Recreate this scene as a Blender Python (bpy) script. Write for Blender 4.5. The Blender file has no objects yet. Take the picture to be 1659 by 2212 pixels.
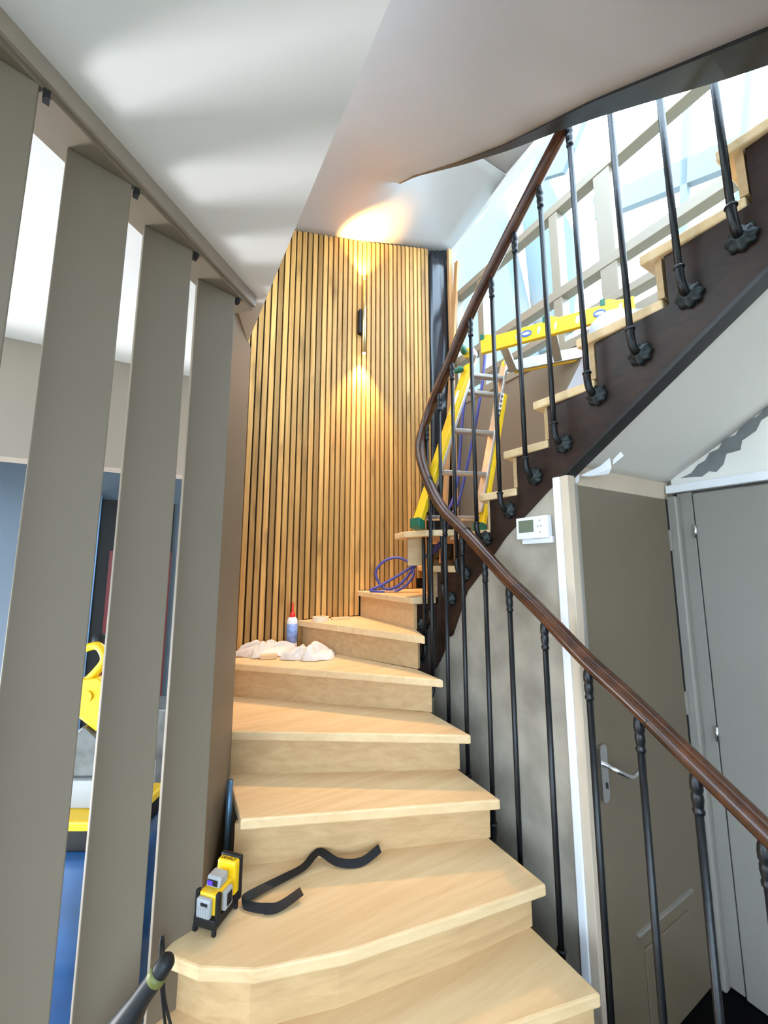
import bpy, bmesh, math, random
from mathutils import Vector, Matrix, noise
random.seed(7)
scene = bpy.context.scene
FLOOR = 1.75                       # eye height above the floor; z below is given from eye level
S60, C60 = math.sin(math.radians(60)), math.cos(math.radians(60))
def V(n, m, z): return Vector((S60*n - C60*m, C60*n + S60*m, z + FLOOR))      # house axes -> world
def X(x, y, z): return Vector((x, y, z + FLOOR))
NV = Vector((S60, C60, 0)); MV = Vector((-C60, S60, 0)); ZV = Vector((0, 0, 1))

# ------------------------------------------------------------------ camera, sky, exposure
cam = bpy.data.objects.new('camera', bpy.data.cameras.new('camera'))
scene.collection.objects.link(cam); scene.camera = cam
cam.data.sensor_fit = 'HORIZONTAL'; cam.data.sensor_width = 36; cam.data.lens = 36*850/1659
cam.data.clip_start = 0.02
cam.location = X(0, 0, 0); cam.rotation_euler = (math.radians(90) + math.atan(116/850), 0, 0)
w = bpy.data.worlds.new('sky'); scene.world = w; w.use_nodes = True
bgn = w.node_tree.nodes['Background']; bgn.inputs[0].default_value = (.62, .81, 1, 1); bgn.inputs[1].default_value = 5.0
wa = bpy.data.objects.new('window_daylight', bpy.data.lights.new('window_daylight','AREA')); scene.collection.objects.link(wa)
wa.data.shape = 'RECTANGLE'; wa.data.size = .55; wa.data.size_y = 1.1; wa.data.energy = 42; wa.data.color = (.95,.97,1)      # unseen lamp added low in the left room, throws patches on the ceiling
wa.location = X(-3.28, 1.22, -1.15); wa.rotation_euler = Vector((-1,.02,-.25)).to_track_quat('Z','Y').to_euler()
vs = scene.view_settings; vs.view_transform = 'Standard'; vs.look = 'None'; vs.gamma = 1; vs.use_curve_mapping = False
vs.exposure = 1.18

# ------------------------------------------------------------------ helpers
WL = {}
def link(o, parent=None, loc=Vector()):
    scene.collection.objects.link(o); WL[o.name] = Vector(loc)
    if parent: o.parent = parent; o.location = Vector(loc) - WL[parent.name]
    else: o.location = loc
    return o
def tag(o, label, cat, group=None):
    o['label'] = label; o['category'] = cat
    if group: o['group'] = group
    return o
def struct(o, label=None):
    o['kind'] = 'structure'
    if label: o['label'] = label
    return o
def thing(name, label, cat, loc, group=None):
    o = bpy.data.objects.new(name, None); o.empty_display_size = .05
    return tag(link(o, None, loc), label, cat, group)
class MB:
    def __init__(s): s.v = []; s.f = []
    def add(s, vs_, fs):
        b = len(s.v); s.v += [Vector(p) for p in vs_]; s.f += [tuple(i + b for i in f) for f in fs]; return s
    def hexa(s, p): return s.add(p, [(0,3,2,1),(4,5,6,7),(0,1,5,4),(1,2,6,5),(2,3,7,6),(3,0,4,7)])
    def obox(s, c, a, b, d):                       # centre and three half axes
        return s.hexa([c-a-b-d, c+a-b-d, c+a+b-d, c-a+b-d, c-a-b+d, c+a-b+d, c+a+b+d, c-a+b+d])
    def hbox(s, n0, n1, m0, m1, z0, z1):           # box in house axes
        return s.hexa([V(n0,m0,z0),V(n1,m0,z0),V(n1,m1,z0),V(n0,m1,z0),V(n0,m0,z1),V(n1,m0,z1),V(n1,m1,z1),V(n0,m1,z1)])
    def prism(s, pts, z0, z1):                     # plan polygon of 2D/3D world points
        k = len(pts); lo = [Vector((p[0],p[1],z0+FLOOR)) for p in pts]; hi = [Vector((p[0],p[1],z1+FLOOR)) for p in pts]
        return s.add(lo+hi, [tuple(range(k))[::-1], tuple(range(k,2*k))] + [(i,(i+1)%k,(i+1)%k+k,i+k) for i in range(k)])
    def slab(s, pts, off):                         # any polygon extruded by a vector
        k = len(pts); hi = [p+off for p in pts]
        return s.add(list(pts)+hi, [tuple(range(k))[::-1], tuple(range(k,2*k))] + [(i,(i+1)%k,(i+1)%k+k,i+k) for i in range(k)])
    def tube(s, path, r, seg=10, cap=True, flat=1.0, up=None):
        path = [Vector(p) for p in path]; k = len(path); R = r if isinstance(r, (list,tuple)) else [r]*k
        vs_ = []; prev = None
        for i, p in enumerate(path):
            t = (path[min(i+1,k-1)] - path[max(i-1,0)]).normalized()
            if up is not None: a = t.cross(up)
            elif prev is None: a = t.cross(ZV if abs(t.z) < .9 else Vector((1,0,0)))
            else: a = prev - t*prev.dot(t)
            a.normalize(); prev = a; b = t.cross(a)
            for j in range(seg):
                q = 2*math.pi*j/seg; vs_.append(p + a*math.cos(q)*R[i] + b*math.sin(q)*R[i]*flat)
        fs = [(i*seg+j, i*seg+(j+1)%seg, (i+1)*seg+(j+1)%seg, (i+1)*seg+j) for i in range(k-1) for j in range(seg)]
        if cap: fs += [tuple(range(seg))[::-1], tuple(range((k-1)*seg, k*seg))]
        return s.add(vs_, fs)
    def lathe(s, o, prof, seg=16, axis=ZV):        # profile of (radius, height)
        return s.tube([o + axis*h for r, h in prof], [r for r, h in prof], seg, True, 1.0, None) if False else s._lathe(o, prof, seg, axis)
    def _lathe(s, o, prof, seg, axis):
        axis = axis.normalized(); a = axis.cross(Vector((1,0,0)) if abs(axis.x) < .9 else Vector((0,1,0))).normalized(); b = axis.cross(a)
        vs_ = [o + axis*h + (a*math.cos(2*math.pi*j/seg) + b*math.sin(2*math.pi*j/seg))*r for r, h in prof for j in range(seg)]
        k = len(prof)
        fs = [(i*seg+j, i*seg+(j+1)%seg, (i+1)*seg+(j+1)%seg, (i+1)*seg+j) for i in range(k-1) for j in range(seg)]
        return s.add(vs_, fs + [tuple(range(seg))[::-1], tuple(range((k-1)*seg, k*seg))])
    def grid(s, rows):
        k = len(rows[0]); r = len(rows)
        return s.add([p for row in rows for p in row], [(i*k+j, i*k+j+1, (i+1)*k+j+1, (i+1)*k+j) for i in range(r-1) for j in range(k-1)])
    def build(s, name, mat, parent=None, smooth=False, bevel=0, origin=None, solid=0, sub=0, seg=2, weld=0):
        if origin is None:
            xs = [p.x for p in s.v]; ys = [p.y for p in s.v]
            origin = Vector(((min(xs)+max(xs))/2, (min(ys)+max(ys))/2, min(p.z for p in s.v)))
        me = bpy.data.meshes.new(name); me.from_pydata([p-origin for p in s.v], [], s.f)
        bm = bmesh.new(); bm.from_mesh(me)
        if weld: bmesh.ops.remove_doubles(bm, verts=bm.verts[:], dist=weld)
        bmesh.ops.recalc_face_normals(bm, faces=bm.faces[:]); bm.to_mesh(me); bm.free()
        if smooth: me.polygons.foreach_set('use_smooth', [True]*len(me.polygons))
        me.materials.append(mat)
        o = bpy.data.objects.new(name, me)
        if solid: q = o.modifiers.new('solid','SOLIDIFY'); q.thickness = solid; q.offset = 0
        if sub: q = o.modifiers.new('sub','SUBSURF'); q.levels = q.render_levels = sub
        if bevel: q = o.modifiers.new('bevel','BEVEL'); q.width = bevel; q.segments = seg; q.limit_method = 'ANGLE'
        return link(o, parent, origin)
def lerp(a, b, t): return a + (b-a)*t
def interp(tab, x):
    if x <= tab[0][0]: return tab[0][1]
    for (a, p), (b, q) in zip(tab, tab[1:]):
        if x <= b: return p + (q-p)*(x-a)/(b-a)
    return tab[-1][1]
def spline(pts, k=8):
    pts = [Vector(p) for p in pts]; out = []
    for i in range(len(pts)-1):
        a = pts[max(i-1,0)]; b = pts[i]; c = pts[i+1]; d = pts[min(i+2,len(pts)-1)]
        for j in range(k):
            t = j/k; out.append(.5*((2*b) + (c-a)*t + (2*a-5*b+4*c-d)*t*t + (3*b-a-3*c+d)*t**3))
    return out + [pts[-1]]

# ------------------------------------------------------------------ materials
def mat(name, col, rough=.5, metal=0, var=0, scale=8, bump=0, spec=.5, emit=0, coat=0, speck=None):
    m = bpy.data.materials.new(name); m.use_nodes = True; nt = m.node_tree; b = nt.nodes['Principled BSDF']
    b.inputs['Base Color'].default_value = (*col, 1); b.inputs['Roughness'].default_value = rough; b.inputs['Metallic'].default_value = metal
    b.inputs['Specular IOR Level'].default_value = spec; b.inputs['Coat Weight'].default_value = coat; b.inputs['Coat Roughness'].default_value = .15
    if emit: b.inputs['Emission Color'].default_value = (*col, 1); b.inputs['Emission Strength'].default_value = emit
    tc = nt.nodes.new('ShaderNodeTexCoord')
    if var or bump:
        nz = nt.nodes.new('ShaderNodeTexNoise'); nz.inputs['Scale'].default_value = scale; nz.inputs['Detail'].default_value = 5
        nt.links.new(tc.outputs['Object'], nz.inputs['Vector'])
        if var:
            r = nt.nodes.new('ShaderNodeValToRGB'); r.color_ramp.elements[0].position = .3; r.color_ramp.elements[1].position = .7
            r.color_ramp.elements[0].color = (*[c*(1-var) for c in col], 1); r.color_ramp.elements[1].color = (*[min(1, c*(1+var)) for c in col], 1)
            nt.links.new(nz.outputs['Fac'], r.inputs['Fac']); nt.links.new(r.outputs['Color'], b.inputs['Base Color'])
        if bump:
            bp = nt.nodes.new('ShaderNodeBump'); bp.inputs['Strength'].default_value = bump; bp.inputs['Distance'].default_value = .01
            nt.links.new(nz.outputs['Fac'], bp.inputs['Height']); nt.links.new(bp.outputs['Normal'], b.inputs['Normal'])
    return m
def wood(name, c1, c2, rotz=0, stretch=(1.2, 22, 22), rough=.45, rand=.25, knots=.0, coat=0, bump=.05, rots=(0,0)):
    m = bpy.data.materials.new(name); m.use_nodes = True; nt = m.node_tree; N = nt.nodes.new; Lk = nt.links.new; b = nt.nodes['Principled BSDF']
    tc = N('ShaderNodeTexCoord'); oi = N('ShaderNodeObjectInfo'); mp = N('ShaderNodeMapping'); mp.vector_type = 'POINT'
    rt = N('ShaderNodeVectorRotate'); rt.rotation_type = 'Z_AXIS'; rt.inputs['Angle'].default_value = rotz
    Lk(tc.outputs['Object'], rt.inputs['Vector'])
    ad = N('ShaderNodeVectorMath'); ad.operation = 'ADD'; ml = N('ShaderNodeMath'); ml.operation = 'MULTIPLY'; ml.inputs[1].default_value = 37.0
    Lk(oi.outputs['Random'], ml.inputs[0]); Lk(rt.outputs[0], ad.inputs[0]); Lk(ml.outputs[0], ad.inputs[1])
    mp.inputs['Scale'].default_value = stretch; Lk(ad.outputs[0], mp.inputs['Vector'])
    n1 = N('ShaderNodeTexNoise'); n1.inputs['Scale'].default_value = 1.6; n1.inputs['Detail'].default_value = 8; n1.inputs['Roughness'].default_value = .62; n1.inputs['Distortion'].default_value = .5
    Lk(mp.outputs[0], n1.inputs['Vector'])
    rp = N('ShaderNodeValToRGB'); rp.color_ramp.elements[0].position = .32; rp.color_ramp.elements[1].position = .66
    rp.color_ramp.elements[0].color = (*c2, 1); rp.color_ramp.elements[1].color = (*c1, 1); Lk(n1.outputs['Fac'], rp.inputs['Fac'])
    out = rp.outputs['Color']
    if knots:
        n2 = N('ShaderNodeTexNoise'); n2.inputs['Scale'].default_value = 5.5; n2.inputs['Detail'].default_value = 2
        mp2 = N('ShaderNodeMapping'); mp2.inputs['Scale'].default_value = tuple(.25 if s_ < 5 else 1.0 for s_ in stretch); mp2.inputs['Scale'].default_value = (1,1,.45)
        Lk(ad.outputs[0], mp2.inputs['Vector']); Lk(mp2.outputs[0], n2.inputs['Vector'])
        r2 = N('ShaderNodeValToRGB'); r2.color_ramp.elements[0].position = .60; r2.color_ramp.elements[1].position = .74
        r2.color_ramp.elements[0].color = (1,1,1,1); r2.color_ramp.elements[1].color = (1-knots,)*3 + (1,); Lk(n2.outputs['Fac'], r2.inputs['Fac'])
        mx = N('ShaderNodeMix'); mx.data_type = 'RGBA'; mx.blend_type = 'MULTIPLY'; mx.inputs[0].default_value = 1
        Lk(out, mx.inputs[6]); Lk(r2.outputs['Color'], mx.inputs[7]); out = mx.outputs[2]
    hv = N('ShaderNodeHueSaturation'); mr = N('ShaderNodeMapRange'); mr.inputs['To Min'].default_value = 1-rand; mr.inputs['To Max'].default_value = 1+rand
    Lk(oi.outputs['Random'], mr.inputs['Value']); Lk(mr.outputs[0], hv.inputs['Value']); Lk(out, hv.inputs['Color'])
    Lk(hv.outputs['Color'], b.inputs['Base Color']); b.inputs['Roughness'].default_value = rough
    b.inputs['Coat Weight'].default_value = coat; b.inputs['Coat Roughness'].default_value = .12; b.inputs['Specular IOR Level'].default_value = .3
    bp = N('ShaderNodeBump'); bp.inputs['Strength'].default_value = bump; bp.inputs['Distance'].default_value = .004
    Lk(n1.outputs['Fac'], bp.inputs['Height']); Lk(bp.outputs['Normal'], b.inputs['Normal'])
    return m
def glass(name, tint=(1,1,1)):
    m = bpy.data.materials.new(name); m.use_nodes = True; nt = m.node_tree; nt.nodes.clear(); N = nt.nodes.new
    o = N('ShaderNodeOutputMaterial'); mx = N('ShaderNodeMixShader'); t = N('ShaderNodeBsdfTransparent'); g = N('ShaderNodeBsdfGlossy'); f = N('ShaderNodeFresnel')
    t.inputs[0].default_value = (*tint, 1); g.inputs['Roughness'].default_value = .02; f.inputs[0].default_value = 1.35
    gm = N('ShaderNodeNewGeometry'); sb = N('ShaderNodeMath'); sb.operation = 'SUBTRACT'; sb.inputs[0].default_value = 1; ml = N('ShaderNodeMath'); ml.operation = 'MULTIPLY'
    nt.links.new(gm.outputs['Backfacing'], sb.inputs[1]); nt.links.new(sb.outputs[0], ml.inputs[0]); nt.links.new(f.outputs[0], ml.inputs[1])
    nt.links.new(ml.outputs[0], mx.inputs[0]); nt.links.new(t.outputs[0], mx.inputs[1]); nt.links.new(g.outputs[0], mx.inputs[2]); nt.links.new(mx.outputs[0], o.inputs[0])
    return m
def film(name, col):
    m = bpy.data.materials.new(name); m.use_nodes = True; nt = m.node_tree; nt.nodes.clear(); N = nt.nodes.new
    o = N('ShaderNodeOutputMaterial'); m1 = N('ShaderNodeMixShader'); m2 = N('ShaderNodeMixShader'); t = N('ShaderNodeBsdfTranslucent'); d = N('ShaderNodeBsdfDiffuse'); p = N('ShaderNodeBsdfTransparent')
    t.inputs[0].default_value = d.inputs[0].default_value = (*col, 1); m1.inputs[0].default_value = .45; m2.inputs[0].default_value = .25
    L = nt.links.new; L(t.outputs[0], m1.inputs[1]); L(d.outputs[0], m1.inputs[2]); L(m1.outputs[0], m2.inputs[1]); L(p.outputs[0], m2.inputs[2]); L(m2.outputs[0], o.inputs[0])
    return m
AN = math.radians(-30)
M = dict(
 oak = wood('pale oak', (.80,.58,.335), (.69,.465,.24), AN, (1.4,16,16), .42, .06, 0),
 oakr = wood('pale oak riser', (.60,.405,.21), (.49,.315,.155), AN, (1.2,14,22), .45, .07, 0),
 slat = wood('honey oak slat', (.60,.335,.105), (.40,.20,.055), AN, (26,26,1.3), .5, .38, .45),
 felt = mat('dark felt backing', (.012,.008,.006), .9),
 dark = wood('dark stained stringer', (.040,.019,.012), (.016,.009,.007), AN, (6,6,14), .38, .05, 0),
 blackp = mat('black paint', (.008,.008,.009), .35, var=.3, scale=20),
 iron = mat('black iron', (.007,.008,.010), .36, .2, var=.3, scale=30, bump=.1),
 ironv = mat('verdigris iron', (.018,.025,.026), .45, .3, var=.6, scale=40, bump=.3),
 rail = wood('mahogany handrail', (.095,.029,.009), (.030,.010,.004), 0, (9,9,9), .28, .05, 0, .3),
 taupe = mat('taupe paint', (.205,.162,.115), .55, var=.03, scale=3),
 taupew = mat('scuffed taupe wall', (.37,.32,.255), .6, var=.30, scale=5),
 cream = mat('cream primer', (.62,.50,.38), .6, var=.06, scale=5),
 white = mat('white gloss trim', (.90,.90,.93), .35),
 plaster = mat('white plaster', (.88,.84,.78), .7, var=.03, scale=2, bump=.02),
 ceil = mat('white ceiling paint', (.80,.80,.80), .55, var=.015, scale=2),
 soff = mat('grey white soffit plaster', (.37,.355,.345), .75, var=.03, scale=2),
 greyd = mat('grey door paint', (.285,.255,.222), .45, var=.03, scale=3),
 taupd = mat('taupe door paint', (.18,.136,.090), .4, var=.03, scale=3),
 carpet = mat('black carpet', (.005,.0045,.0045), .95, var=.5, scale=300, bump=.6, spec=.05),
 chrome = mat('satin chrome', (.72,.72,.74), .25, 1),
 alu = mat('aluminium', (.62,.60,.58), .38, .85, var=.08, scale=30),
 yel = mat('yellow paint', (.80,.52,.012), .38, var=.05, scale=15),
 yel2 = mat('yellow plastic', (.95,.60,.012), .35),
 grn = mat('green plastic', (.012,.13,.075), .4),
 blk = mat('black plastic', (.012,.012,.013), .5, spec=.3),
 gry = mat('grey plastic', (.42,.43,.44), .4, var=.04, scale=20),
 gry2 = mat('dark grey cast metal', (.16,.165,.16), .4, .5, var=.3, scale=14),
 blu = mat('blue rubber hose', (.045,.05,.26), .45),
 tarp = mat('blue tarpaulin', (.007,.065,.20), .4, var=.35, scale=5, bump=.4),
 red = mat('red plastic', (.75,.03,.025), .35),
 rag = mat('off white cotton', (.72,.66,.60), .9, var=.12, scale=12, bump=.25),
 memb = mat('black membrane', (.010,.012,.016), .24, var=.2, scale=5, bump=.25),
 pine = wood('raw pine', (.58,.33,.15), (.45,.23,.09), AN, (18,18,1.2), .6, .1, 0),
 brass = mat('brushed brass', (.62,.52,.28), .3, .9),
 paper = mat('white paper', (.85,.85,.88), .7),
 lcd = mat('lcd green grey', (.16,.19,.13), .12),
 label = mat('blue label print', (.22,.33,.68), .5, var=.3, scale=40),
 bluep = mat('blue print', (.06,.13,.42), .5),
 steel = mat('blue steel pole', (.10,.20,.33), .3, .6),
 hall = mat('blue grey hall wall', (.13,.17,.22), .6, var=.05, scale=2),
 beige = mat('beige wall', (.36,.30,.245), .6, var=.03, scale=2),
 dred = mat('dark red lacquer', (.12,.008,.010), .3),
 frame = mat('taupe window frame', (.26,.225,.17), .45),
 glass = glass('clear window glass'),
 poly = film('milky plastic sheet', (.85,.90,1)),
 out = mat('pale exterior render', (.13,.17,.18), .8),
 laserb = mat('violet laser window', (.08,.04,.75), .2, emit=.4),
 lens = mat('warm lamp lens', (1,.80,.45), .4, emit=30),
 cement = mat('grey cement patch', (.20,.205,.21), .8, var=.15, scale=15, bump=.2),
 olive = mat('olive ring', (.13,.14,.03), .5), lime = mat('lime mark', (.25,.75,.08), .5),
)

# ------------------------------------------------------------------ geometry of the next flight's soffit overhead
SOF_M = [(-1.2,.35),(-.2,.93),(.27,1.25),(.417,1.365),(.61,1.515),(.727,1.60),(1.0,1.785),(1.287,2.0),(1.5,2.17),(1.7,2.33),(1.88,2.45)]
SOF_I = [(0,2.45),(45,2.55),(90,2.68),(135,2.87),(180,3.08)]
SOF_W = [(.30,2.33),(.73,2.44),(1.28,2.60),(1.93,2.82),(2.2,2.92)]
WC = (1.295, 1.755)               # centre of the well's round end
UC = (1.295, 1.88)                # the same for the flight above
def soffit_in(m): return interp(SOF_M, m)
def soffit_out(m): return interp([(-1.2,.35),(-.2,.93),(.27,1.25),(.61,1.515),(1.0,1.785),(1.287,1.97),(1.5,2.09),(1.7,2.18),(1.88,2.25)], m)
ZC1 = 1.03                        # ground floor ceiling
ML = 2.55                         # face of the slat cladding
NG = 2.2                          # outer wall with the glazing

# ------------------------------------------------------------------ setting
struct(MB().add([X(-5,-2.5,-1.75),X(3.5,-2.5,-1.75),X(3.5,5,-1.75),X(-5,5,-1.75),X(-5,-2.5,-1.85),X(3.5,-2.5,-1.85),X(3.5,5,-1.85),X(-5,5,-1.85)],
   [(0,1,2,3),(7,6,5,4),(0,4,5,1),(1,5,6,2),(2,6,7,3),(3,7,4,0)]).build('floor', M['carpet']), 'black carpeted floor')
struct(MB().hbox(-4.2, .305, -1.6, 2.55, ZC1, ZC1+.12).build('ceiling', M['ceil']), 'white lower ceiling left of the stairs')
mb = MB(); rows = []                                             # twisted plaster underside of the next flight
for m in [-.9+.1*i for i in range(27)] + [1.79, 1.88]:
    rows.append([V(lerp(.31,1.2,i/6), m, lerp(soffit_out(m), soffit_in(m), i/6)) for i in range(7)])
mb.grid(rows); rows = []
for k in range(0, 37):
    a = math.radians(k*5); d = Vector((-math.cos(a), math.sin(a)))
    t = min(((UC[0]-.31)/-d.x if d.x < -1e-6 else 9), ((NG-UC[0])/d.x if d.x > 1e-6 else 9), ((2.6-UC[1])/d.y if d.y > 1e-6 else 9))
    hn, hm = UC[0]+d.x*t, UC[1]+d.y*t
    zo = interp(SOF_W, hn) if hm > 2.59 else (lerp(2.25,2.33,(hm-1.88)/.72) if hn < 1 else lerp(3.07,2.92,(hm-1.88)/.72)); zi = interp(SOF_I, k*5)
    rows.append([V(UC[0]+d.x*r, UC[1]+d.y*r, lerp(zi, zo, (r-.095)/(t-.095))) for r in [lerp(.095, t, i/6) for i in range(7)]])
mb.grid(rows)
mb.grid([[V(lerp(NG,1.39,i/4), m, 3.08+.06*(UC[1]-m)) for i in range(5)] for m in (UC[1],1.7,1.5)])
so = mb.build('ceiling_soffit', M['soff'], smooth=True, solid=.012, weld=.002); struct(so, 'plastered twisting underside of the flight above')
# stairwell outer wall, rear wall, right wall, door wall, partition
struct(MB().hbox(-1.3, -1.2, -1.7, 2.7, ZC1+.12, 4.2).hbox(.20,.30,1.94,2.62,-1.75,ZC1+.12).hbox(-1.2,.2,2.6,2.7,ZC1+.12,4.2).build('wall_left', M['plaster']), 'plastered stairwell wall with unseen upper walls added to block light')  # set-back upper walls are out of view, added to block outside light
struct(MB().hbox(.2, 2.3, 2.59, 2.7, -1.75, 3.4).build('wall_back', M['taupe']))
struct(MB().hbox(NG, NG+.12, .95, 2.6, -1.75, 1.37).hbox(NG, NG+.12, -1.6, .95, .76, 1.37).build('wall_right', M['taupe']), 'taupe wall below the glazing')
low = lambda m: interp([(-1.5,2.03),(.317,.805),(.497,.684),(.974,.361),(1.287,.131),(1.436,-.018),(1.56,-.131),(1.686,-.376)], m)
pts = [V(1.395,1.0,-1.75),V(1.395,1.86,-1.75)] + [V(1.395,m,low(m)+.02) for m in (1.86,1.75,1.686,1.56,1.436,1.287,1.0)]
struct(MB().slab(pts, NV*.05).build('wall_partition', M['taupew']), 'scuffed taupe wall under the stairs')
struct(MB().hbox(1.30,1.395,1.86,1.9,-1.75,-.4).hbox(.33,1.3,2.0,2.04,-1.75,-.95).build('wall_under_stairs', M['taupew']))
pts = [V(1.44,.97,.325),V(NG,.97,.325),V(NG,.97,.47),V(1.41,.97,.45),V(1.41,.97,.325)]
struct(MB().slab(pts, MV*.06).build('wall_door', M['cream']), 'cream primed strip above the door')
mb = MB(); sg = lambda n, m: low(m) + lerp(.045*max(0,min(1,(m-.6)/.4)), .028 + .02*max(0,min(1,(m-.7)/.3)), max(0,(n-1.435)/(NG-1.435))**.6)
mb.grid([[V(lerp(1.435,NG,i/8), m, sg(lerp(1.435,NG,i/8), m)+.01) for i in range(9)] for m in [1.0-.06*j for j in range(33)]])
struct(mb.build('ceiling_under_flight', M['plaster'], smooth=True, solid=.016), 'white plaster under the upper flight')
# trim and doors on the right
struct(MB().hbox(1.378,1.40,.985,1.018,-1.75,.355).build('trim_1', M['white'], bevel=.004), 'white strip on the partition end')
struct(MB().hbox(1.382,1.424,.95,.985,-1.75,.355).build('trim_2', M['cream'], bevel=.003), 'cream door casing')
struct(MB().hbox(1.424,1.442,.948,.99,-1.75,.325).build('trim_3', M['greyd'], bevel=.003), 'grey door stop strip')
d1 = thing('door_1', 'x', 'door', V(1.8,.97,-1.75)); d1['label'] = 'taupe flush door with chrome lever under the stairs'; d1['kind'] = 'structure'; del d1['category']
MB().hbox(1.443,2.14,.955,.99,-1.74,.322).build('leaf', M['taupd'], d1, bevel=.003)
MB().hbox(1.62,2.03,.945,.956,-1.343,-1.334).build('grille_ledge', M['greyd'], d1)
MB().hbox(1.66,2.0,.949,.956,-1.66,-1.40).build('grille_panel', M['taupd'], d1, bevel=.004)
MB().hbox(2.14,2.16,.955,.985,-1.74,.322).build('gap_strip', M['blk'], d1)
for z in (.12,-.62,-1.45): MB().hbox(2.135,2.165,.945,.957,z-.05,z+.05).build('hinge', M['greyd'], d1, bevel=.003)
pl = MB().slab([V(1.478+.021*math.cos(q), .95, -.7525+(.078 if math.sin(q) > 0 else -.078)+.021*math.sin(q)) for q in [math.pi*2*i/20 for i in range(20)]], MV*-.008).build('handle_plate', M['chrome'], d1)
MB().tube(spline([V(1.488,.945,-.725),V(1.492,.905,-.732),V(1.53,.893,-.752),V(1.57,.892,-.765),V(1.61,.893,-.755)]), [.009]*8+[.0085]*16+[.007]*9, 10).build('lever', M['chrome'], pl, smooth=True)
MB().hbox(1.482,1.486,.938,.943,-.805,-.785).build('keyhole', M['blk'], pl)
struct(MB().hbox(2.155,NG,.915,.97,-1.75,.335).build('trim_4', M['greyd'], bevel=.01), 'rounded grey corner casing between the two doors')
struct(MB().hbox(2.165,NG+.02,-1.6,.965,.352,.392).build('trim_5', M['white'], bevel=.005), 'white casing over the grey door')
d2 = thing('door_2', 'x', 'door', V(NG,.3,-1.75)); d2['label'] = 'pale grey flush door beside the taupe door'; d2['kind'] = 'structure'; del d2['category']
MB().hbox(NG-.012,NG+.04,-.1,.862,-1.74,.34).build('leaf', M['greyd'], d2, bevel=.004)
MB().hbox(NG-.004,NG+.04,.868,.93,-1.74,.35).build('jamb', M['greyd'], d2, bevel=.004)
for z in (.16,-.73): MB().tube([V(NG-.02,.862,z-.03),V(NG-.02,.862,z+.03)], .008, 10).build('hinge', M['chrome'], d2, smooth=True)
struct(MB().hbox(NG,NG+.05,-1.6,-.1,-1.75,.36).hbox(NG+.045,NG+.12,-1.6,1.0,-1.75,.42).build('wall_right_lower', M['greyd']))
struct(MB().hbox(NG,NG+.1,-1.6,.96,.39,.75).build('wall_right_upper', M['plaster']), 'white wall piece above the grey door')
patch = [(.905,.424),(.86,.44),(.83,.475),(.80,.488),(.78,.52),(.745,.53),(.72,.57),(.68,.575),(.65,.62),(.60,.635),(.56,.672),(.53,.67),(.56,.63),(.59,.615),(.61,.575),(.66,.545),(.67,.505),(.72,.50),(.735,.455),(.765,.425),(.79,.435),(.82,.415),(.85,.42)]
tag(MB().slab([V(NG-.004,m,z) for m,z in patch], NV*.004).build('cement_patch', M['cement']), 'ragged grey cement patch under the sloping white soffit', 'patch')

struct(MB().prism([(-30,-30),(30,-30),(30,30),(-30,30)], -2.0, -1.9).build('ground', mat('garden ground', (.17,.18,.14), .9, var=.2, scale=2)), 'ground outside the house')  # out of view, added to cut sky light from below

# ------------------------------------------------------------------ glazing on the right
g = thing('window_1', 'x', 'window', V(NG,1.0,1.37)); g['label'] = 'taupe framed glazing above the stairs'; g['kind'] = 'structure'; del g['category']
RL = [(1.365,1.43),(1.515,1.565),(1.755,1.82),(2.385,2.445)]
for z0, z1 in RL: MB().hbox(NG-.01,NG+.07,-1.6,2.56,z0,z1).build('rail', M['frame'], g, bevel=.004)
MU = [2.53,2.205,1.83,1.50,1.16,.80,.42,.05,-.35,-.8,-1.2,-1.58]
wd = {1.16:.05}
for m in MU:
    if m in (1.83, .80): continue
    h = wd.get(m,.032); MB().hbox(NG-.005,NG+.075,m-h,m+h,1.43,2.385).build('mullion', M['frame'], g, bevel=.004)
mm = [m for m in MU if m not in (1.83,.80)]
for a, b in zip(mm, mm[1:]):
    for (p0, p1), (q0, q1) in zip(RL, RL[1:]):
        MB().hbox(NG+.03,NG+.036,b+.02,a-.02,p1-.01,q0+.01).build('pane', M['glass'], g)
for a, b in ((2.53,1.6),(1.6,.7),(.7,-.2),(-.2,-1.58)): MB().hbox(NG+.03,NG+.036,b,a,2.43,3.2).build('pane', M['glass'], g)
MB().hbox(NG+.0,NG+.07,-1.6,2.56,3.03,3.2).build('head_rail', M['ceil'], g)
# what stands outside, seen through the glass
tag(MB().slab([V(4,6.5,-1.75),V(4,3.2,-1.75),V(4,3.27,3.05),V(4,3.73,5.7),V(4,4.3,7.2),V(4,6.5,7.2)], NV*.3).build('neighbour_gable', M['out']), 'pale blue rendered gable seen through the glazing', 'building')
tag(MB().slab([V(4.4,3.4,2.9),V(4.4,2.9,2.9),V(4.4,2.7,4.2),V(4.4,3.1,5.6),V(4.4,3.5,5.2)], NV*.1).build('roof_awning', M['out']), 'pale slanted awning beside the outside gable', 'awning')
t = thing('roof_frame', 'pale cyan steel roof frame seen through the upper glazing', 'frame', V(3.6,1.2,2.3))
MB().slab([V(3.6,2.0,3.46),V(3.6,.4,2.80),V(3.6,.4,3.02),V(3.6,2.0,3.70)], NV*.08).build('beam', M['out'], t)
MB().slab([V(3.6,1.37,2.3),V(3.6,1.32,2.3),V(3.6,1.10,4.2),V(3.6,1.15,4.2)], NV*.06).build('post', M['out'], t)
MB().slab([V(3.6,1.02,2.3),V(3.6,.98,2.3),V(3.6,.72,3.9),V(3.6,.76,3.9)], NV*.06).build('post', M['out'], t)
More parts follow.
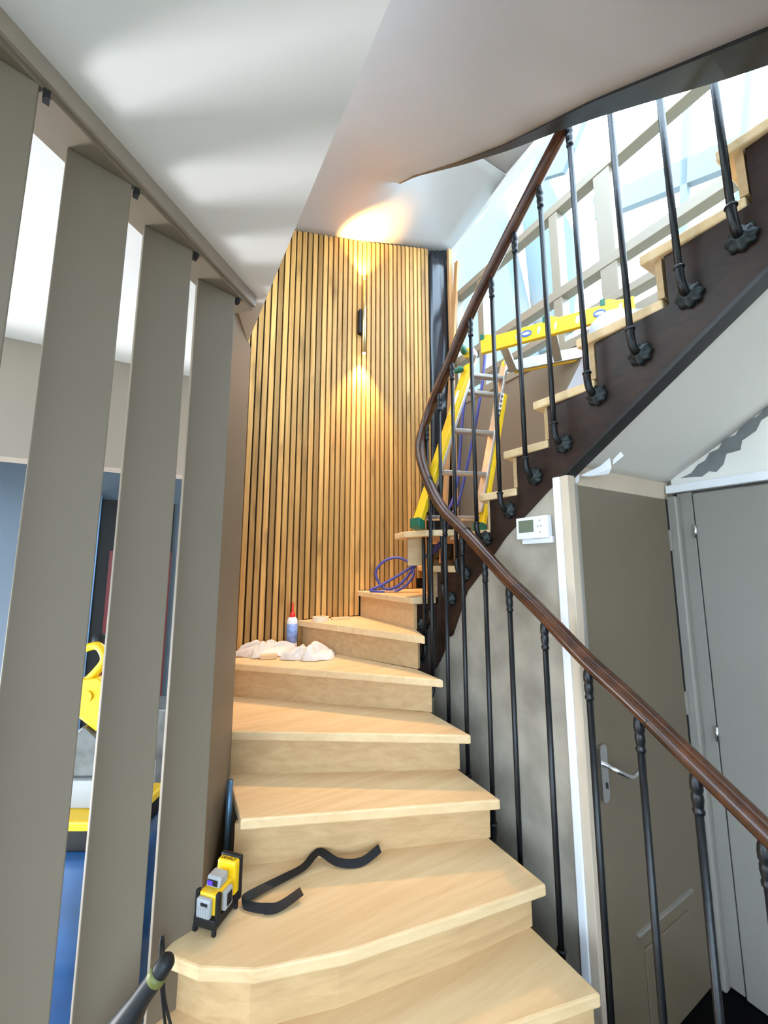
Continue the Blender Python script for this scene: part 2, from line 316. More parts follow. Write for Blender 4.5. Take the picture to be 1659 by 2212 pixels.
MB().slab([V(3.6,2.0,4.7),V(3.6,2.3,4.3),V(3.6,2.75,4.6),V(3.6,2.5,5.0)], NV*.06).build('bracket', M['out'], t)

# ------------------------------------------------------------------ staircase
RISE = .175
zt = lambda k: (k-8)*RISE
TH = .036
NOSE = {-1:[(1.2,.46),(.4,.62),(-.3,.72)], 0:[(1.2,.645),(.9,.71),(.4,.815),(-.25,.91)], 1:[(1.2,.825),(.9,.905),(.4,1.01),(-.16,1.10)],
 2:[(1.2,.998),(.9,1.05),(.53,1.12),(.3,1.195),(.173,1.275),(.088,1.372)], 3:[(1.19,1.182),(.319,1.55)], 4:[(1.19,1.335),(.328,1.876)],
 5:[(1.195,1.52),(.33,2.42)], 6:[(1.19,1.654),(.83,2.55)], 7:[(1.235,1.83),(1.25,2.55)], 8:[(1.345,1.835),(1.774,2.55)], 9:[(1.385,1.677),(2.2,2.35)],
 10:[(1.365,1.427),(2.2,1.83)], 11:[(1.365,1.26),(2.2,1.45)], 12:[(1.365,1.083),(2.2,1.13)], 13:[(1.365,.868),(2.2,.87)], 14:[(1.365,.62),(2.2,.62)],
 15:[(1.365,.39),(2.2,.39)], 16:[(1.365,.17),(2.2,.17)], 17:[(1.365,-.05),(2.2,-.05)], 18:[(1.365,-.27),(2.2,-.27)]}
LEFT = {-1:[(-.38,.80)], 0:[(-.26,1.0)], 1:[(-.07,1.235),(.10,1.405)], 2:[(.183,1.454),(.27,1.66)], 3:[(.33,1.93)], 4:[(.33,2.47)], 5:[(.33,2.55),(.86,2.55)], 6:[(1.29,2.55)], 7:[(1.8,2.55)],
 8:[(2.2,2.55),(2.2,2.38)], 9:[(2.2,1.86)]}
RISER = {2:[(1.206,1.07),(.9,1.105),(.53,1.17),(.3,1.24),(.2,1.32),(.13,1.40)], 3:[(1.206,1.258),(.587,1.49),(.31,1.60)], 4:[(1.206,1.43),(.27,1.915)],
 5:[(1.206,1.625),(.29,2.465)], 6:[(1.206,1.74),(.86,2.55)], 7:[(1.262,1.855),(1.28,2.55)]}
def riser_line(k, more=0):        # the riser's face, a little up the stairs from the nosing
    pts = RISER.get(k); o_ = more
    if pts is None: pts = NOSE[k]; o_ += .035
    out = []
    for i, (n, m) in enumerate(pts):
        a = pts[max(i-1,0)]; b = pts[min(i+1,len(pts)-1)]; d = Vector((b[0]-a[0], b[1]-a[1])).normalized()
        out.append((n + d.y*o_, m - d.x*o_))
    if k >= 9: out[0] = (1.391, out[0][1])
    return out
st = thing('staircase', 'pale oak winder staircase with dark stained inner stringer', 'staircase', V(.7,1.0,-1.75))
lab = {}
for k in range(-1, 18):
    nose = NOSE[k]; back = riser_line(k+1, .012)[::-1]
    poly = list(nose) + LEFT.get(k, []) + [(n, m) for n, m in back]
    if k <= 5: poly[-1] = (1.2, poly[-1][1])
    # small lap under the next riser
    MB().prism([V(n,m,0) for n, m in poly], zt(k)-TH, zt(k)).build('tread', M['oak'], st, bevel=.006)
    rl = riser_line(k); d = []
    rl2 = [(a[0]+ (b[0]-a[0])*0, a[1]) for a, b in zip(rl, rl)]
    inn = riser_line(k); 
    off = []
    for i, (n, m) in enumerate(inn):
        a = inn[max(i-1,0)]; b = inn[min(i+1,len(inn)-1)]; dd = Vector((b[0]-a[0], b[1]-a[1])).normalized(); off.append((n+dd.y*.02, m-dd.x*.02))
    zb = zt(k-1) if k > -1 else -1.75
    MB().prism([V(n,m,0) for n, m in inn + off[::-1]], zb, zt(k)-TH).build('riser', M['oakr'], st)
# inner stringer: stepped top, sloping bottom, follows the well
path = [(1.2, .35+.025*i) for i in range(56)] + [(WC[0]-.095*math.cos(math.radians(a)), WC[1]+.095*math.sin(math.radians(a))) for a in range(0,181,12)] + [(1.39, 1.73-.025*i) for i in range(92)]
RS = {}                                                         # where each riser crosses the path (index along path)
def near(p): return min(range(len(path)), key=lambda i: (path[i][0]-p[0])**2+(path[i][1]-p[1])**2)
def after(k):
    p = riser_line(k)[0]
    if k == 6: return 61
    if k <= 6: return min([i for i in range(56) if path[i][1] >= p[1]+{3:.016,4:.02,5:.03,6:.11}.get(k,.01)] or [56])
    if k <= 8: return near(p)+1
    return min([i for i in range(72, len(path)) if path[i][1] <= p[1]-.006] or [len(path)])
cross = [(after(k), k) for k in range(-1, 19)]
def top_at(i):
    kk = -2
    for c, k in cross:
        if i >= c: kk = k
    return zt(kk) - TH
LOWC = [(0,-1.75),(27,-.78),(35,-.62)]
def bot_at(i):
    n, m = path[i]
    if i < 56: return -1.75 if m < .9 else max(-1.75, -1.62+(m-.9)*.75)
    if i < 56+16: return lerp(-.95, -.46, (i-56)/15)
    return low(m)
mb = MB()
for i in range(len(path)-1):
    p, q = path[i], path[i+1]; t = Vector((q[0]-p[0], q[1]-p[1])).normalized(); o = Vector((t.y*-1, t.x))      # outwards (away from well)
    o = Vector((-t.y, t.x))
    wd_ = .022 if i < 72 else .045
    z1 = top_at(i); b0, b1 = bot_at(i), bot_at(i+1)
    P = lambda a, z, s: V(a[0]+o.x*wd_*s, a[1]+o.y*wd_*s, z)
    mb.hexa([P(p,b0,0),P(q,b1,0),P(q,b1,1),P(p,b0,1),P(p,z1,0),P(q,z1,0),P(q,z1,1),P(p,z1,1)])
mb.build('stringer', M['dark'], st)
mb = MB()                                                       # black painted underside strip
for m0, m1 in zip([.974+.0-.06*i for i in range(36)], [.974-.06*(i+1) for i in range(36)]):
    mb.hexa([V(1.388,m0,low(m0)-.012),V(1.388,m1,low(m1)-.012),V(1.452,m1,low(m1)-.012),V(1.452,m0,low(m0)-.012),V(1.388,m0,low(m0)+.004),V(1.388,m1,low(m1)+.004),V(1.452,m1,low(m1)+.004),V(1.452,m0,low(m0)+.004)])
mb.build('stringer_edge', M['blackp'], st)
# stringer edge of the flight above, fading into the plaster
mb = MB(); wt = [(-.9,.10),(.3,.095),(.42,.085),(.6,.07),(.75,.052),(1.0,.034),(1.3,.022),(1.7,.010),(1.97,.003)]
pp = [(1.2, -.9+.08*i) for i in range(35)] + [(UC[0]-.095*math.cos(math.radians(a)), UC[1]+.095*math.sin(math.radians(a))) for a in (0,15,30,45,60)]
for i, (a, b) in enumerate(zip(pp, pp[1:])):
    wa, wb = interp(wt, a[1]), interp(wt, b[1]); zf = lambda p, j: soffit_in(p[1]) if j <= 35 else interp(SOF_I, 15*(j-35))
    za, zb = zf(a, i), zf(b, i+1); ha, hb = .008+wa*.12, .008+wb*.12
    mb.hexa([V(a[0]-wa,a[1],za-ha),V(b[0]-wb,b[1],zb-hb),V(b[0]+.004,b[1],zb-hb),V(a[0]+.004,a[1],za-ha),V(a[0]-wa,a[1],za+.10),V(b[0]-wb,b[1],zb+.10),V(b[0]+.004,b[1],zb+.25),V(a[0]+.004,a[1],za+.25)])
tag(mb.build('upper_stringer', M['blackp']), 'black curved stringer edge of the flight overhead', 'stringer')

# ------------------------------------------------------------------ railing
BAL = [(1.33,m,z) for m, z in ((.22,1.03),(.36,.922),(.496,.831),(.65,.713),(.81,.628),(.96,.483),(1.105,.378),(1.255,.25),(1.41,.13),(1.564,-.042),(1.68,-.175))]
BAL += [(1.318,1.785,-.32),(1.283,1.783,-.50),(1.263,1.69,-.66)]
LOWT = [(1.565,.225),(1.439,.125),(1.294,.004),(1.161,-.109),(1.0,-.229),(.839,-.359),(.689,-.461),(.556,-.56),(.43,-.652),(.30,-.745)]
BAL += [(1.26,m,zz-1.115) for m, zz in LOWT]
rg = thing('stair_railing', 'black iron balusters under a polished brown wooden handrail', 'railing', V(1.3,1.0,-1.75))
rp = [V(1.26,m,zz+.05) for m, zz in LOWT[::-1]] + [V(1.263,1.66,.385),V(1.264,1.73,.505),V(1.272,1.785,.625),V(1.293,1.812,.735),V(1.318,1.79,.845),V(1.33,1.735,.945)]
rp += [V(1.33,m,z+1.175) for m, z in ((1.62,1.065-1.175),)] + [V(1.33,m,z+1.165) for m, z in ((1.41,.13),(1.105,.392),(.81,.625),(.496,.85),(.22,1.04))]
MB().tube(spline([V(1.26,.17,-.79)] + rp, 6), .030, 16, True, .9, ZV).build('handrail', M['rail'], rg, smooth=True)
hr = [o for o in scene.objects if o.name == 'handrail'][0]
for p, t in ((V(1.26,.655,-.44), V(0,1,.76)-V(0,0,0)), (V(1.262,1.415,.155), V(0,1,.85)-V(0,0,0)), (V(1.33,1.735,.945),V(0,-1,1.2)-V(0,0,0))):
    t.normalize(); MB().tube([p-t*.0012, p+t*.0012], .0308, 16).build('joint', M['blk'], hr)
protos = None
for n, m, z in BAL:
    outw = NV if n > 1.3 else (MV if m > 1.77 else -NV)
    if m > 1.76: outw = MV
    H = 1.13
    loc = V(n,m,z)
    def put(src, name, parent, builder):
        if src is None: return builder()
        o = src.copy(); o.name = name; return o
    ang = math.atan2(outw.y, outw.x)
    if protos is None:
        O = Vector((0,0,0))
        rod = MB().tube([Vector((0,0,.045)), Vector((0,0,.35)), Vector((0,0,H-.06))], .0102, 10).build('baluster', M['iron'], None, True, origin=O)
        c1 = MB().lathe(O, [(.009,H-.092),(.0135,H-.088),(.0142,H-.080),(.0112,H-.076),(.0122,H-.070),(.0145,H-.055),(.0138,H-.043),(.0118,H-.038),(.0150,H-.032),(.0152,H-.018),(.0138,H-.004),(.010,H+.010),(.004,H+.018)], 12).build('collar', M['iron'], None, True, origin=O)
        el = MB().tube(spline([Vector((0,0,.075)),Vector((0,0,.05)),Vector((.006,0,.022)),Vector((.022,0,.004)),Vector((.05,0,0))], 5), [.0135]+[.0125]*20, 12).lathe(Vector((0,0,.07)), [(.0145,0),(.0165,.004),(.0145,.009)], 12).build('elbow', M['iron'], None, True, origin=O)
        mb = MB(); seg = 32; prof = [(.010,.028),(.016,.030),(.020,.038),(.030,.040),(.036,.047),(.037,.058)]
        vs_ = []; fs = []
        for r, h in prof:
            for j in range(seg):
                q = 2*math.pi*j/seg; rr = r*(1+(.10 if r > .022 else 0)*math.cos(8*q)); vs_.append(Vector((h + (.003*math.cos(8*q+1.6) if r > .022 else 0), math.cos(q)*rr, math.sin(q)*rr)))
        fs = [(i*seg+j, i*seg+(j+1)%seg, (i+1)*seg+(j+1)%seg, (i+1)*seg+j) for i in range(len(prof)-1) for j in range(seg)] + [tuple(range(seg)), tuple(range((len(prof)-1)*seg, len(prof)*seg))]
        mb.add(vs_, fs); ro = mb.build('rosette', M['ironv'], None, True, origin=O)
        protos = (rod, c1, el, ro); parts = protos
    else:
        parts = tuple(p.copy() for p in protos)
        for p in parts: scene.collection.objects.link(p)
    rod_ = parts[0]; rod_.parent = rg; rod_.location = loc - WL[rg.name]; rod_.rotation_euler = (0,0,ang)
    for p in parts[1:]: p.parent = rod_; p.location = (0,0,0); p.rotation_euler = (0,0,0)

# ------------------------------------------------------------------ slat cladding, membrane, battens
sl = thing('slat_cladding', 'honey oak vertical slat cladding on the stairwell wall', 'cladding', V(1.1,2.57,-.7))
MB().hbox(.33,1.945,2.572,2.588,-.75,2.35).slab([V(.33,2.572,2.35),V(1.945,2.572,2.35),V(1.945,2.572,2.815),V(1.28,2.572,2.59),V(.73,2.572,2.43)], MV*.016).build('felt_backing', M['felt'], sl)
k = 0; n = .453+.0055 - .04106*3
while n + .03 < 1.945:
    zb = zt(5) if n < .86 else zt(6) if n < 1.27 else zt(7) if n < 1.76 else zt(8)-.1
    t0 = interp(SOF_W, n+.015)-.006
    MB().hbox(n, n+.0305, 2.552, 2.574, zb+.004, t0).build('slat', M['slat'], sl, bevel=.0015, seg=1)
    n += .04106
mb = MB(); rows = []
for i in range(25):
    z = lerp(.05, 2.80, i/24); row = []
    for j in range(9):
        nn = lerp(1.945, 2.19, j/8); fold = .012*math.sin(j*1.7+z*2.3)*(.3+.7*max(0,(z-.8)/2)) + .01*noise.noise(Vector((nn*9, z*2.2, 3)))
        row.append(V(nn, 2.565 - abs(fold), min(z, 2.80) + (.015*j if i == 24 else 0)))
    rows.append(row)
tag(MB().grid(rows).build('wall_membrane', M['memb'], smooth=True, solid=.003), 'wrinkled black plastic membrane right of the slat cladding', 'membrane')
tag(MB().hbox(2.135,2.175,2.515,2.545,.02,2.885).build('batten', M['pine'], bevel=.002), 'raw pine batten at the right edge of the membrane', 'batten', 'pine battens')
b0, b1 = V(2.205,2.485,2.75), V(1.93,2.44,.02); ax = (b1-b0)/2
tag(MB().obox((b0+b1)/2, ax, NV*.013, MV*.022).build('leaning_batten', M['pine'], bevel=.002), 'loose pine batten leaning beside the membrane', 'batten', 'pine battens')

# ------------------------------------------------------------------ wall sconce
sc = thing('wall_sconce', 'slim brass up and down wall light on the slats', 'wall light', V(1.268,2.5,1.6))
MB().tube([V(1.268,2.5,1.60),V(1.268,2.5,2.21)], .0145, 14).build('tube', M['brass'], sc, smooth=True)
MB().hbox(1.235,1.285,2.512,2.552,1.77,1.965).build('bracket', M['blk'], sc, bevel=.003)
for z, dz in ((1.60,-1),(2.21,1)):
    MB().tube([V(1.268,2.5,z-.002*dz),V(1.268,2.5,z+.003*dz)], .0125, 14).build('lens', M['lens'], sc)
    ld = bpy.data.lights.new('sconce_lamp','SPOT'); ld.energy = 62 if dz > 0 else 72; ld.color = (1,.56,.17); ld.spot_size = math.radians(80); ld.spot_blend = .9; ld.shadow_soft_size = .012
    lo = bpy.data.objects.new('lamp', ld); link(lo, sc, V(1.268,2.5,z+.012*dz)); lo.rotation_euler = (0,0,0) if dz < 0 else (math.pi,0,0)

# ------------------------------------------------------------------ board screen on the left
bs = thing('board_screen', 'taupe vertical board screen between stairs and room', 'screen', X(-.68,.9,-1.75))
DB = Vector((.0535,.2125)); p0 = Vector((-.741,.797)); q0 = Vector((-.648,.889))
for i in range(-3, 3):
    a = p0 + DB*i; b = q0 + DB*i; d = (b-a).normalized(); nn = Vector((-d.y, d.x))*.021
    zb = -1.75 if i < 0 else (-1.75 if i < 2 else zt(1))
    MB().prism([a, b, b+nn, a+nn], zb, .972).build('board', M['taupe'], bs, bevel=.0025)
    e = b + nn*.5 + d*.012
    if i > -3: MB().prism([e-d*.006-nn*.5, e+d*.006-nn*.5, e+d*.006+nn*.5, e-d*.006+nn*.5], .955, .972).build('bracket', M['blk'], bs)
nr0, nr1 = Vector((-.721,.613)), Vector((-.509,1.375)); dd = (nr1-nr0).normalized(); of = Vector((-dd.y, dd.x))
a = nr0 - dd*1.2; b = nr1 + dd*.02
MB().prism([a, b, b+of*.115, a+of*.115], .972, ZC1+.01).build('header', M['taupe'], bs, bevel=.003)
MB().prism([a-of*.012, b-of*.012, b, a], .985, ZC1+.005).build('fascia', M['beige'], bs)
MB().prism([(-.587,1.42),(-.648,1.79),(-.80,1.83),(-.74,1.44)], -1.75, ZC1+.02).build('end_post', M['taupe'], bs, bevel=.003)
MB().prism([(-.63,1.24),(-.575,1.30),(-.60,1.33),(-.66,1.27)], zt(1)-.4, zt(1)+.0).build('foot_block', M['taupe'], bs)

# ------------------------------------------------------------------ room behind the boards
struct(MB().hbox(-4,.2,2.3,2.42,.477,ZC1).build('wall_lintel', M['beige']), 'beige lintel wall beyond the boards')
struct(MB().hbox(-4,.33,3.3,3.4,-1.75,1.05).build('wall_hall', M['hall']), 'blue grey hall wall')
struct(MB().hbox(-4,.4,2.4,3.4,1.0,1.05).build('ceiling_hall', M['hall']))
d3 = thing('door_3', 'x', 'door', V(-.2,3.25,-1.75)); d3['label'] = 'dark door with red lacquer panel in the hall'; d3['kind'] = 'structure'; del d3['category']
MB().hbox(-.34,.1,3.26,3.30,-1.75,.45).build('leaf', M['blk'], d3); MB().hbox(-.27,.1,3.245,3.26,-1.75,.1).build('panel', M['dred'], d3)
MB().hbox(-.385,-.34,3.24,3.30,-1.75,.48).build('casing', M['steel'], d3)
wl = MB()
for y0, y1, z0, z1 in ((-2.5,-2.3,-1.75,1.05),(-2.3,-.3,-1.75,-.95),(-2.3,-.3,.85,1.05),(-.3,.95,-1.75,1.05),(1.5,5,-1.75,1.05),(.95,1.5,.85,1.05)):
    wl.hexa([X(-3.4,y0,z0),X(-3.3,y0,z0),X(-3.3,y1,z0),X(-3.4,y1,z0),X(-3.4,y0,z1),X(-3.3,y0,z1),X(-3.3,y1,z1),X(-3.4,y1,z1)])
fr = MB().hbox(-4.2,-2.6,-1.7,-1.6,-1.75,3.4).hbox(-.1,2.4,-1.7,-1.6,-1.75,3.4).hbox(-2.6,-.1,-1.7,-1.6,.9,3.4).hbox(-2.6,-.1,-1.7,-1.6,-1.75,-1.2)
struct(fr.build('wall_front', M['plaster']), 'unseen plastered wall with one opening, added behind the camera to cut light')  # added out of view, limits the light from behind the camera
struct(wl.build('wall_far_left', M['plaster']), 'unseen white wall of the left room, openings added to shape the light')  # never in view, its openings are placed to steer light through the boards
struct(MB().prism([(-3.3,-2.4),(-1.05,-2.4),(-.78,.6),(-.80,4.8),(-3.3,4.8)], -1.75, -1.742).build('floor_left_room', mat('pale bounce floor', (.62,.58,.52), .4, var=.06, scale=4)), 'unseen pale floor added in the left room to bounce light')  # pale surface added out of view as a bounce for the ceiling
# mitre saw on a covered stand
tag(MB().lathe(X(-1.17,1.86,-1.75), [(.26,0),(.27,.03),(.265,.3),(.28,.33),(.265,.36),(.26,.64),(.24,.66),(.235,.665)], 28).build('blue_drum', M['tarp'], smooth=True), 'blue drum holding the saw behind the boards', 'drum')
sw = thing('mitre_saw', 'yellow and grey mitre saw standing on the blue drum', 'saw', X(-1.2,1.8,-1.085))
MB().prism([(-1.42,1.66),(-1.0,1.66),(-1.0,1.95),(-1.42,1.95)], -1.085, -1.0).build('base', M['blk'], sw, bevel=.01)
MB().prism([(-1.44,1.64),(-.98,1.64),(-.98,1.92),(-1.44,1.92)], -1.0, -.965).build('table', M['yel2'], sw, bevel=.008)
MB().prism([(-1.40,1.72),(-1.02,1.72),(-1.02,1.90),(-1.40,1.90)], -.965, -.86).build('fence', M['gry'], sw, bevel=.008)
MB().slab([X(-1.36,1.74,-.86),X(-1.14,1.74,-.86),X(-1.18,1.74,-.72),X(-1.25,1.74,-.66),X(-1.33,1.74,-.72)], Vector((0,.09,0))).build('motor_arm', M['gry2'], sw, bevel=.01)
gd = MB().slab([X(-1.33,1.75,-.60),X(-1.20,1.75,-.69),X(-1.12,1.75,-.58),X(-1.17,1.75,-.50),X(-1.22,1.75,-.475),X(-1.31,1.75,-.48)], Vector((0,.06,0))).build('blade_guard', M['yel2'], sw, bevel=.008)
MB().tube([X(-1.25,1.748,-.545),X(-1.25,1.742,-.545)], .022, 20).build('guard_boss', M['yel2'], gd)
MB().tube(spline([X(-1.31,1.78,-.36),X(-1.255,1.78,-.345),X(-1.225,1.78,-.37),X(-1.215,1.78,-.41),X(-1.25,1.78,-.46),X(-1.29,1.78,-.50)], 5), .017, 10).build('handle', M['yel2'], sw, smooth=True)
MB().lathe(X(-1.27,1.82,-.36), [(.02,0),(.03,.02),(.028,.05),(.012,.06)], 14).build('knob', M['blk'], sw, smooth=True)
tag(MB().prism([(-1.36,2.2),(-1.08,2.2),(-1.08,2.42),(-1.36,2.42)], -1.75, -.75).build('tool_crate', M['gry2'], bevel=.012), 'dark tool crate behind the last board gap', 'crate')

# ------------------------------------------------------------------ things on the lower steps
# laser level
Lx, Ly = Vector((.30,1,0)).normalized(), None
fw = Vector((-.30,-1,0)).normalized(); rt = Vector((fw.y*-1, fw.x, 0)); rt = Vector((1,-.30,0)).normalized(); LC = X(-.507,1.325,zt(2))
def lb(a0,a1,b0,b1,z0,z1): # a: along front(-)->back(+), b: left->right
    f = -fw; a0 *= .78; a1 *= .78; z0 *= .86; z1 *= .86; b0 *= 1.05; b1 *= 1.05
    return [LC+f*a0+rt*b0+ZV*z0, LC+f*a1+rt*b0+ZV*z0, LC+f*a1+rt*b1+ZV*z0, LC+f*a0+rt*b1+ZV*z0, LC+f*a0+rt*b0+ZV*z1, LC+f*a1+rt*b0+ZV*z1, LC+f*a1+rt*b1+ZV*z1, LC+f*a0+rt*b1+ZV*z1]
ll = thing('laser_level', 'yellow grey and black cross line laser level on the second step', 'laser level', LC)
mb = MB().hexa(lb(-.055,.085,-.036,.036,.012,.045))
MB().hexa(lb(-.055,.085,-.036,.036,.016,.048)).build('base', M['blk'], ll, bevel=.004)
for a in (-.05,.075):
    for b in (-.031,.031): MB().hexa(lb(a-.006,a+.006,b-.006,b+.006,0,.02)).build('foot', M['blk'], ll, bevel=.002)
MB().hexa(lb(-.04,.06,-.03,.03,.048,.112)).build('body', M['yel2'], ll, bevel=.005)
MB().hexa(lb(-.058,-.038,-.028,.018,.046,.104)).build('front_window', M['gry'], ll, bevel=.005)
MB().hexa(lb(-.0595,-.0575,-.012,.010,.085,.094)).build('front_slot', M['blk'], ll)
for j in range(5): MB().hexa(lb(-.0600,-.0575,-.022+.008*j,-.018+.008*j,.052,.082)).build('rib', M['gry'], ll)
for s in (1,-1): MB().hexa(lb(-.048,-.028,s*.034-.006,s*.034+.006,.03,.122)).build('bumper', M['blk'], ll, bevel=.004)
MB().hexa(lb(-.015,.03,.03,.044,.052,.11)).build('side_window', M['gry'], ll, bevel=.004)
MB().hexa(lb(-.004,.02,.0435,.0455,.062,.10)).build('side_slot', M['blk'], ll)
hd = MB().hexa([p + (ZV*0 if i < 4 else (fw*-.006 if i in (4,7) else Vector())) for i, p in enumerate(lb(-.012,.04,-.026,.02,.112,.142))]).build('turret', M['gry'], ll, bevel=.004)
MB().hexa(lb(-.0135,-.0105,-.02,.012,.118,.134)).build('turret_slot', M['blk'], hd); MB().hexa(lb(-.0145,-.012,-.019,-.003,.119,.133)).build('laser_window', M['laserb'], hd)
bt = MB().hexa(lb(.055,.088,-.03,.034,.05,.158)).build('battery', M['yel2'], ll, bevel=.006)
MB().hexa(lb(.082,.102,-.034,.038,.02,.165)).build('battery_clip', M['blk'], bt, bevel=.006)
def text(s_, size, loc, xdir, ydir, m_, name, parent):
    c = bpy.data.curves.new(name,'FONT'); c.body = s_; c.size = size; c.extrude = .0004; c.align_x = 'CENTER'
    o = bpy.data.objects.new('tmp', c); scene.collection.objects.link(o)
    me = bpy.data.meshes.new_from_object(o.evaluated_get(bpy.context.evaluated_depsgraph_get())); bpy.data.objects.remove(o)
    z = xdir.cross(ydir); me.transform(Matrix((xdir, ydir, z)).transposed().to_4x4()); me.materials.clear(); me.materials.append(m_)
    return link(bpy.data.objects.new(name, me), parent, loc)
text('DEWALT', .013, LC - fw*.050 + rt*.002 + ZV*.1365, rt, -fw, M['blk'], 'lettering', bt)
# black strap
sp = [X(-.015,1.585,.034),X(-.08,1.545,.016),X(-.16,1.54,.018),X(-.225,1.565,.034),X(-.25,1.555,.030),X(-.28,1.52,.016),X(-.34,1.47,.016),X(-.40,1.42,.018),X(-.438,1.385,.018),X(-.430,1.366,.017),X(-.36,1.352,.017),X(-.318,1.362,.017),X(-.262,1.405,.026)]
ps = spline(sp, 6); rows = []
for i, p in enumerate(ps):
    t = i/len(ps); tw = .42+.25*math.sin(t*9+1.2); d_ = (ps[min(i+1,len(ps)-1)]-ps[max(i-1,0)]); d_.z = 0; d_.normalize(); sd = Vector((-d_.y, d_.x, 0)); sd = sd if sd.y < 0 else -sd
    if 38 < i < 60: sd = Vector((.5,-.85,0)).normalized()
    wv = (ZV*math.sin(tw) - sd*math.cos(tw))*.0135; c = Vector((p.x, p.y, p.z + zt(2) - .003))
    rows.append([c-wv, c+wv])
tag(MB().grid(rows).build('strap', M['blk'], solid=.0016), 'black webbing strap lying beside the laser level', 'strap')
tag(MB().tube([X(-.572,1.585,zt(2)),X(-.572,1.585,zt(2)+.26)], .011, 12).build('steel_pole', M['steel'], smooth=True), 'blue steel pole standing behind the laser level', 'pole')
tag(MB().tube(spline([X(-.545,1.18,zt(2)-.18),X(-.555,1.17,zt(2)-.12),X(-.578,1.175,zt(2)-.02),X(-.598,1.20,zt(2)+.045),X(-.594,1.205,zt(2)+.05),X(-.57,1.18,zt(2)-.05),X(-.538,1.172,zt(2)-.13),X(-.535,1.178,zt(2)-.172),X(-.545,1.182,zt(2)-.178)], 6), .0035, 8).build('cable_loop', M['blk'], smooth=True), 'thin black cable loop hanging over the second step edge', 'cable')
tv = thing('hand_vacuum', 'black tube shaped tool leaning at the foot of the boards', 'tool', X(-.66,.90,-1.4))
MB().tube([X(-.66,.90,-1.40),X(-.585,.94,-1.06),X(-.555,.95,-.975),X(-.51,.955,-.90),X(-.475,.96,-.853),X(-.462,.962,-.834),X(-.458,.963,-.828)], [.028,.042,.039,.020,.0185,.017,.010], 16).build('grip', M['blk'], tv, smooth=True)
MB().tube([X(-.484,.959,-.866),X(-.475,.96,-.853)], [.0205,.0195], 16).build('ring', M['olive'], tv, smooth=True)
MB().tube([X(-.535,.925,-.975),X(-.53,.922,-.955)], .008, 8).build('mark', M['lime'], tv)
# glue bottle
gb = thing('glue_bottle', 'white and blue glue bottle with red nozzle by the slats', 'bottle', X(-.585,2.58,zt(5)))
bc = X(-.585,2.58,zt(5))
MB().lathe(bc, [(.030,0),(.034,.006),(.034,.165),(.033,.18),(.026,.195),(.018,.20)], 24).build('body', M['paper'], gb, smooth=True)
MB().lathe(bc, [(.0346,.045),(.0346,.16)], 24).build('label', M['label'], gb, smooth=True)
MB().lathe(bc, [(.017,.198),(.018,.205),(.017,.22),(.010,.228),(.007,.232),(.0045,.29),(.004,.292)], 14).build('nozzle', M['red'], gb, smooth=True)
# rags
def rag(name, label, c, rx, ry, h, ang, seed, tilt):
    rnd = random.Random(seed); N = 64; rows = []
    ridges = [(rnd.uniform(-.62,.62), rnd.uniform(-.55,.55), rnd.gauss(tilt,.55), rnd.uniform(.30,.65), rnd.uniform(.10,.22), rnd.uniform(.45,1.0)) for _ in range(15)]
    for i in range(N+1):
        row = []
        for j in range(N+1):
            u, v = i/N*2-1, j/N*2-1; th = math.atan2(v, u); rr = 1 + .16*math.sin(3*th+seed) + .10*math.sin(5*th+2*seed) + .05*math.sin(11*th+seed)
            x, y = u*math.sqrt(1-.45*v*v), v*math.sqrt(1-.45*u*u); e = max(0, 1-(x*x+y*y)); z = .34 + .22*noise.noise(Vector((x*3+seed, y*3, 0)))
            for a0, b0, t0, ln, wd0, hh in ridges:
                dx, dy = x-a0, y-b0; p = dx*math.cos(t0)+dy*math.sin(t0); q = -dx*math.sin(t0)+dy*math.cos(t0) + .18*p*p
                z = max(z, hh*math.exp(-(p/ln)**2)*max(0, 1-(q/wd0)**2)**.6) if abs(q) < wd0 else z
            px, py = x*rx*rr, y*ry*rr
            row.append(c + Vector((px*math.cos(ang)-py*math.sin(ang), px*math.sin(ang)+py*math.cos(ang), .003 + h*z*min(1, e*3.5)**.7)))
        rows.append(row)
    return tag(MB().grid(rows).build(name, M['rag'], smooth=True, solid=.003), label, 'rag', 'rags on the fifth step')
rag('rag', 'stained white rag spread beside the boards left of the glue bottle', X(-.70,2.43,zt(5)), .17, .085, .085, .35, 31, .2)
rag('rag', 'crumpled off white rag in front of the glue bottle', X(-.415,2.345,zt(5)), .14, .08, .085, .28, 87, .5)
tag(MB().obox(X(-.655,2.325,zt(5)+.014), Vector((.045,.012,0)), Vector((-.005,.018,0)), ZV*.013).build('wood_block', M['oak'], bevel=.004), 'small wooden block under the stained rag', 'block')
# tape, offcut
mb = MB(); c = X(-.405,2.585,zt(6)); sg = 28; prof = [(.036,0),(.052,0),(.052,.026),(.036,.026)]
vs_ = [c + Vector((math.cos(2*math.pi*j/sg)*r, math.sin(2*math.pi*j/sg)*r, h+.001)) for r, h in prof for j in range(sg)]
mb.add(vs_, [(i*sg+j, i*sg+(j+1)%sg, ((i+1)%4)*sg+(j+1)%sg, ((i+1)%4)*sg+j) for i in range(4) for j in range(sg)])
tag(mb.build('tape_roll', mat('cream masking tape', (.75,.66,.52), .6)), 'roll of cream masking tape on the step by the slats', 'tape')
tag(MB().obox(X(-.285,2.66,zt(6)+.008), Vector((.055,.03,0)), Vector((-.008,.014,0)), ZV*.0075).build('slat_offcut', M['oak'], bevel=.002), 'short pale wood offcut beside the masking tape', 'offcut')
tag(MB().obox(X(.045,2.60,zt(7)+.007), Vector((.04,.006,0)), Vector((-.002,.013,0)), ZV*.0065).build('slat_offcut', M['pine'], bevel=.002), 'short pine offcut lying inside the blue hose loop', 'offcut')

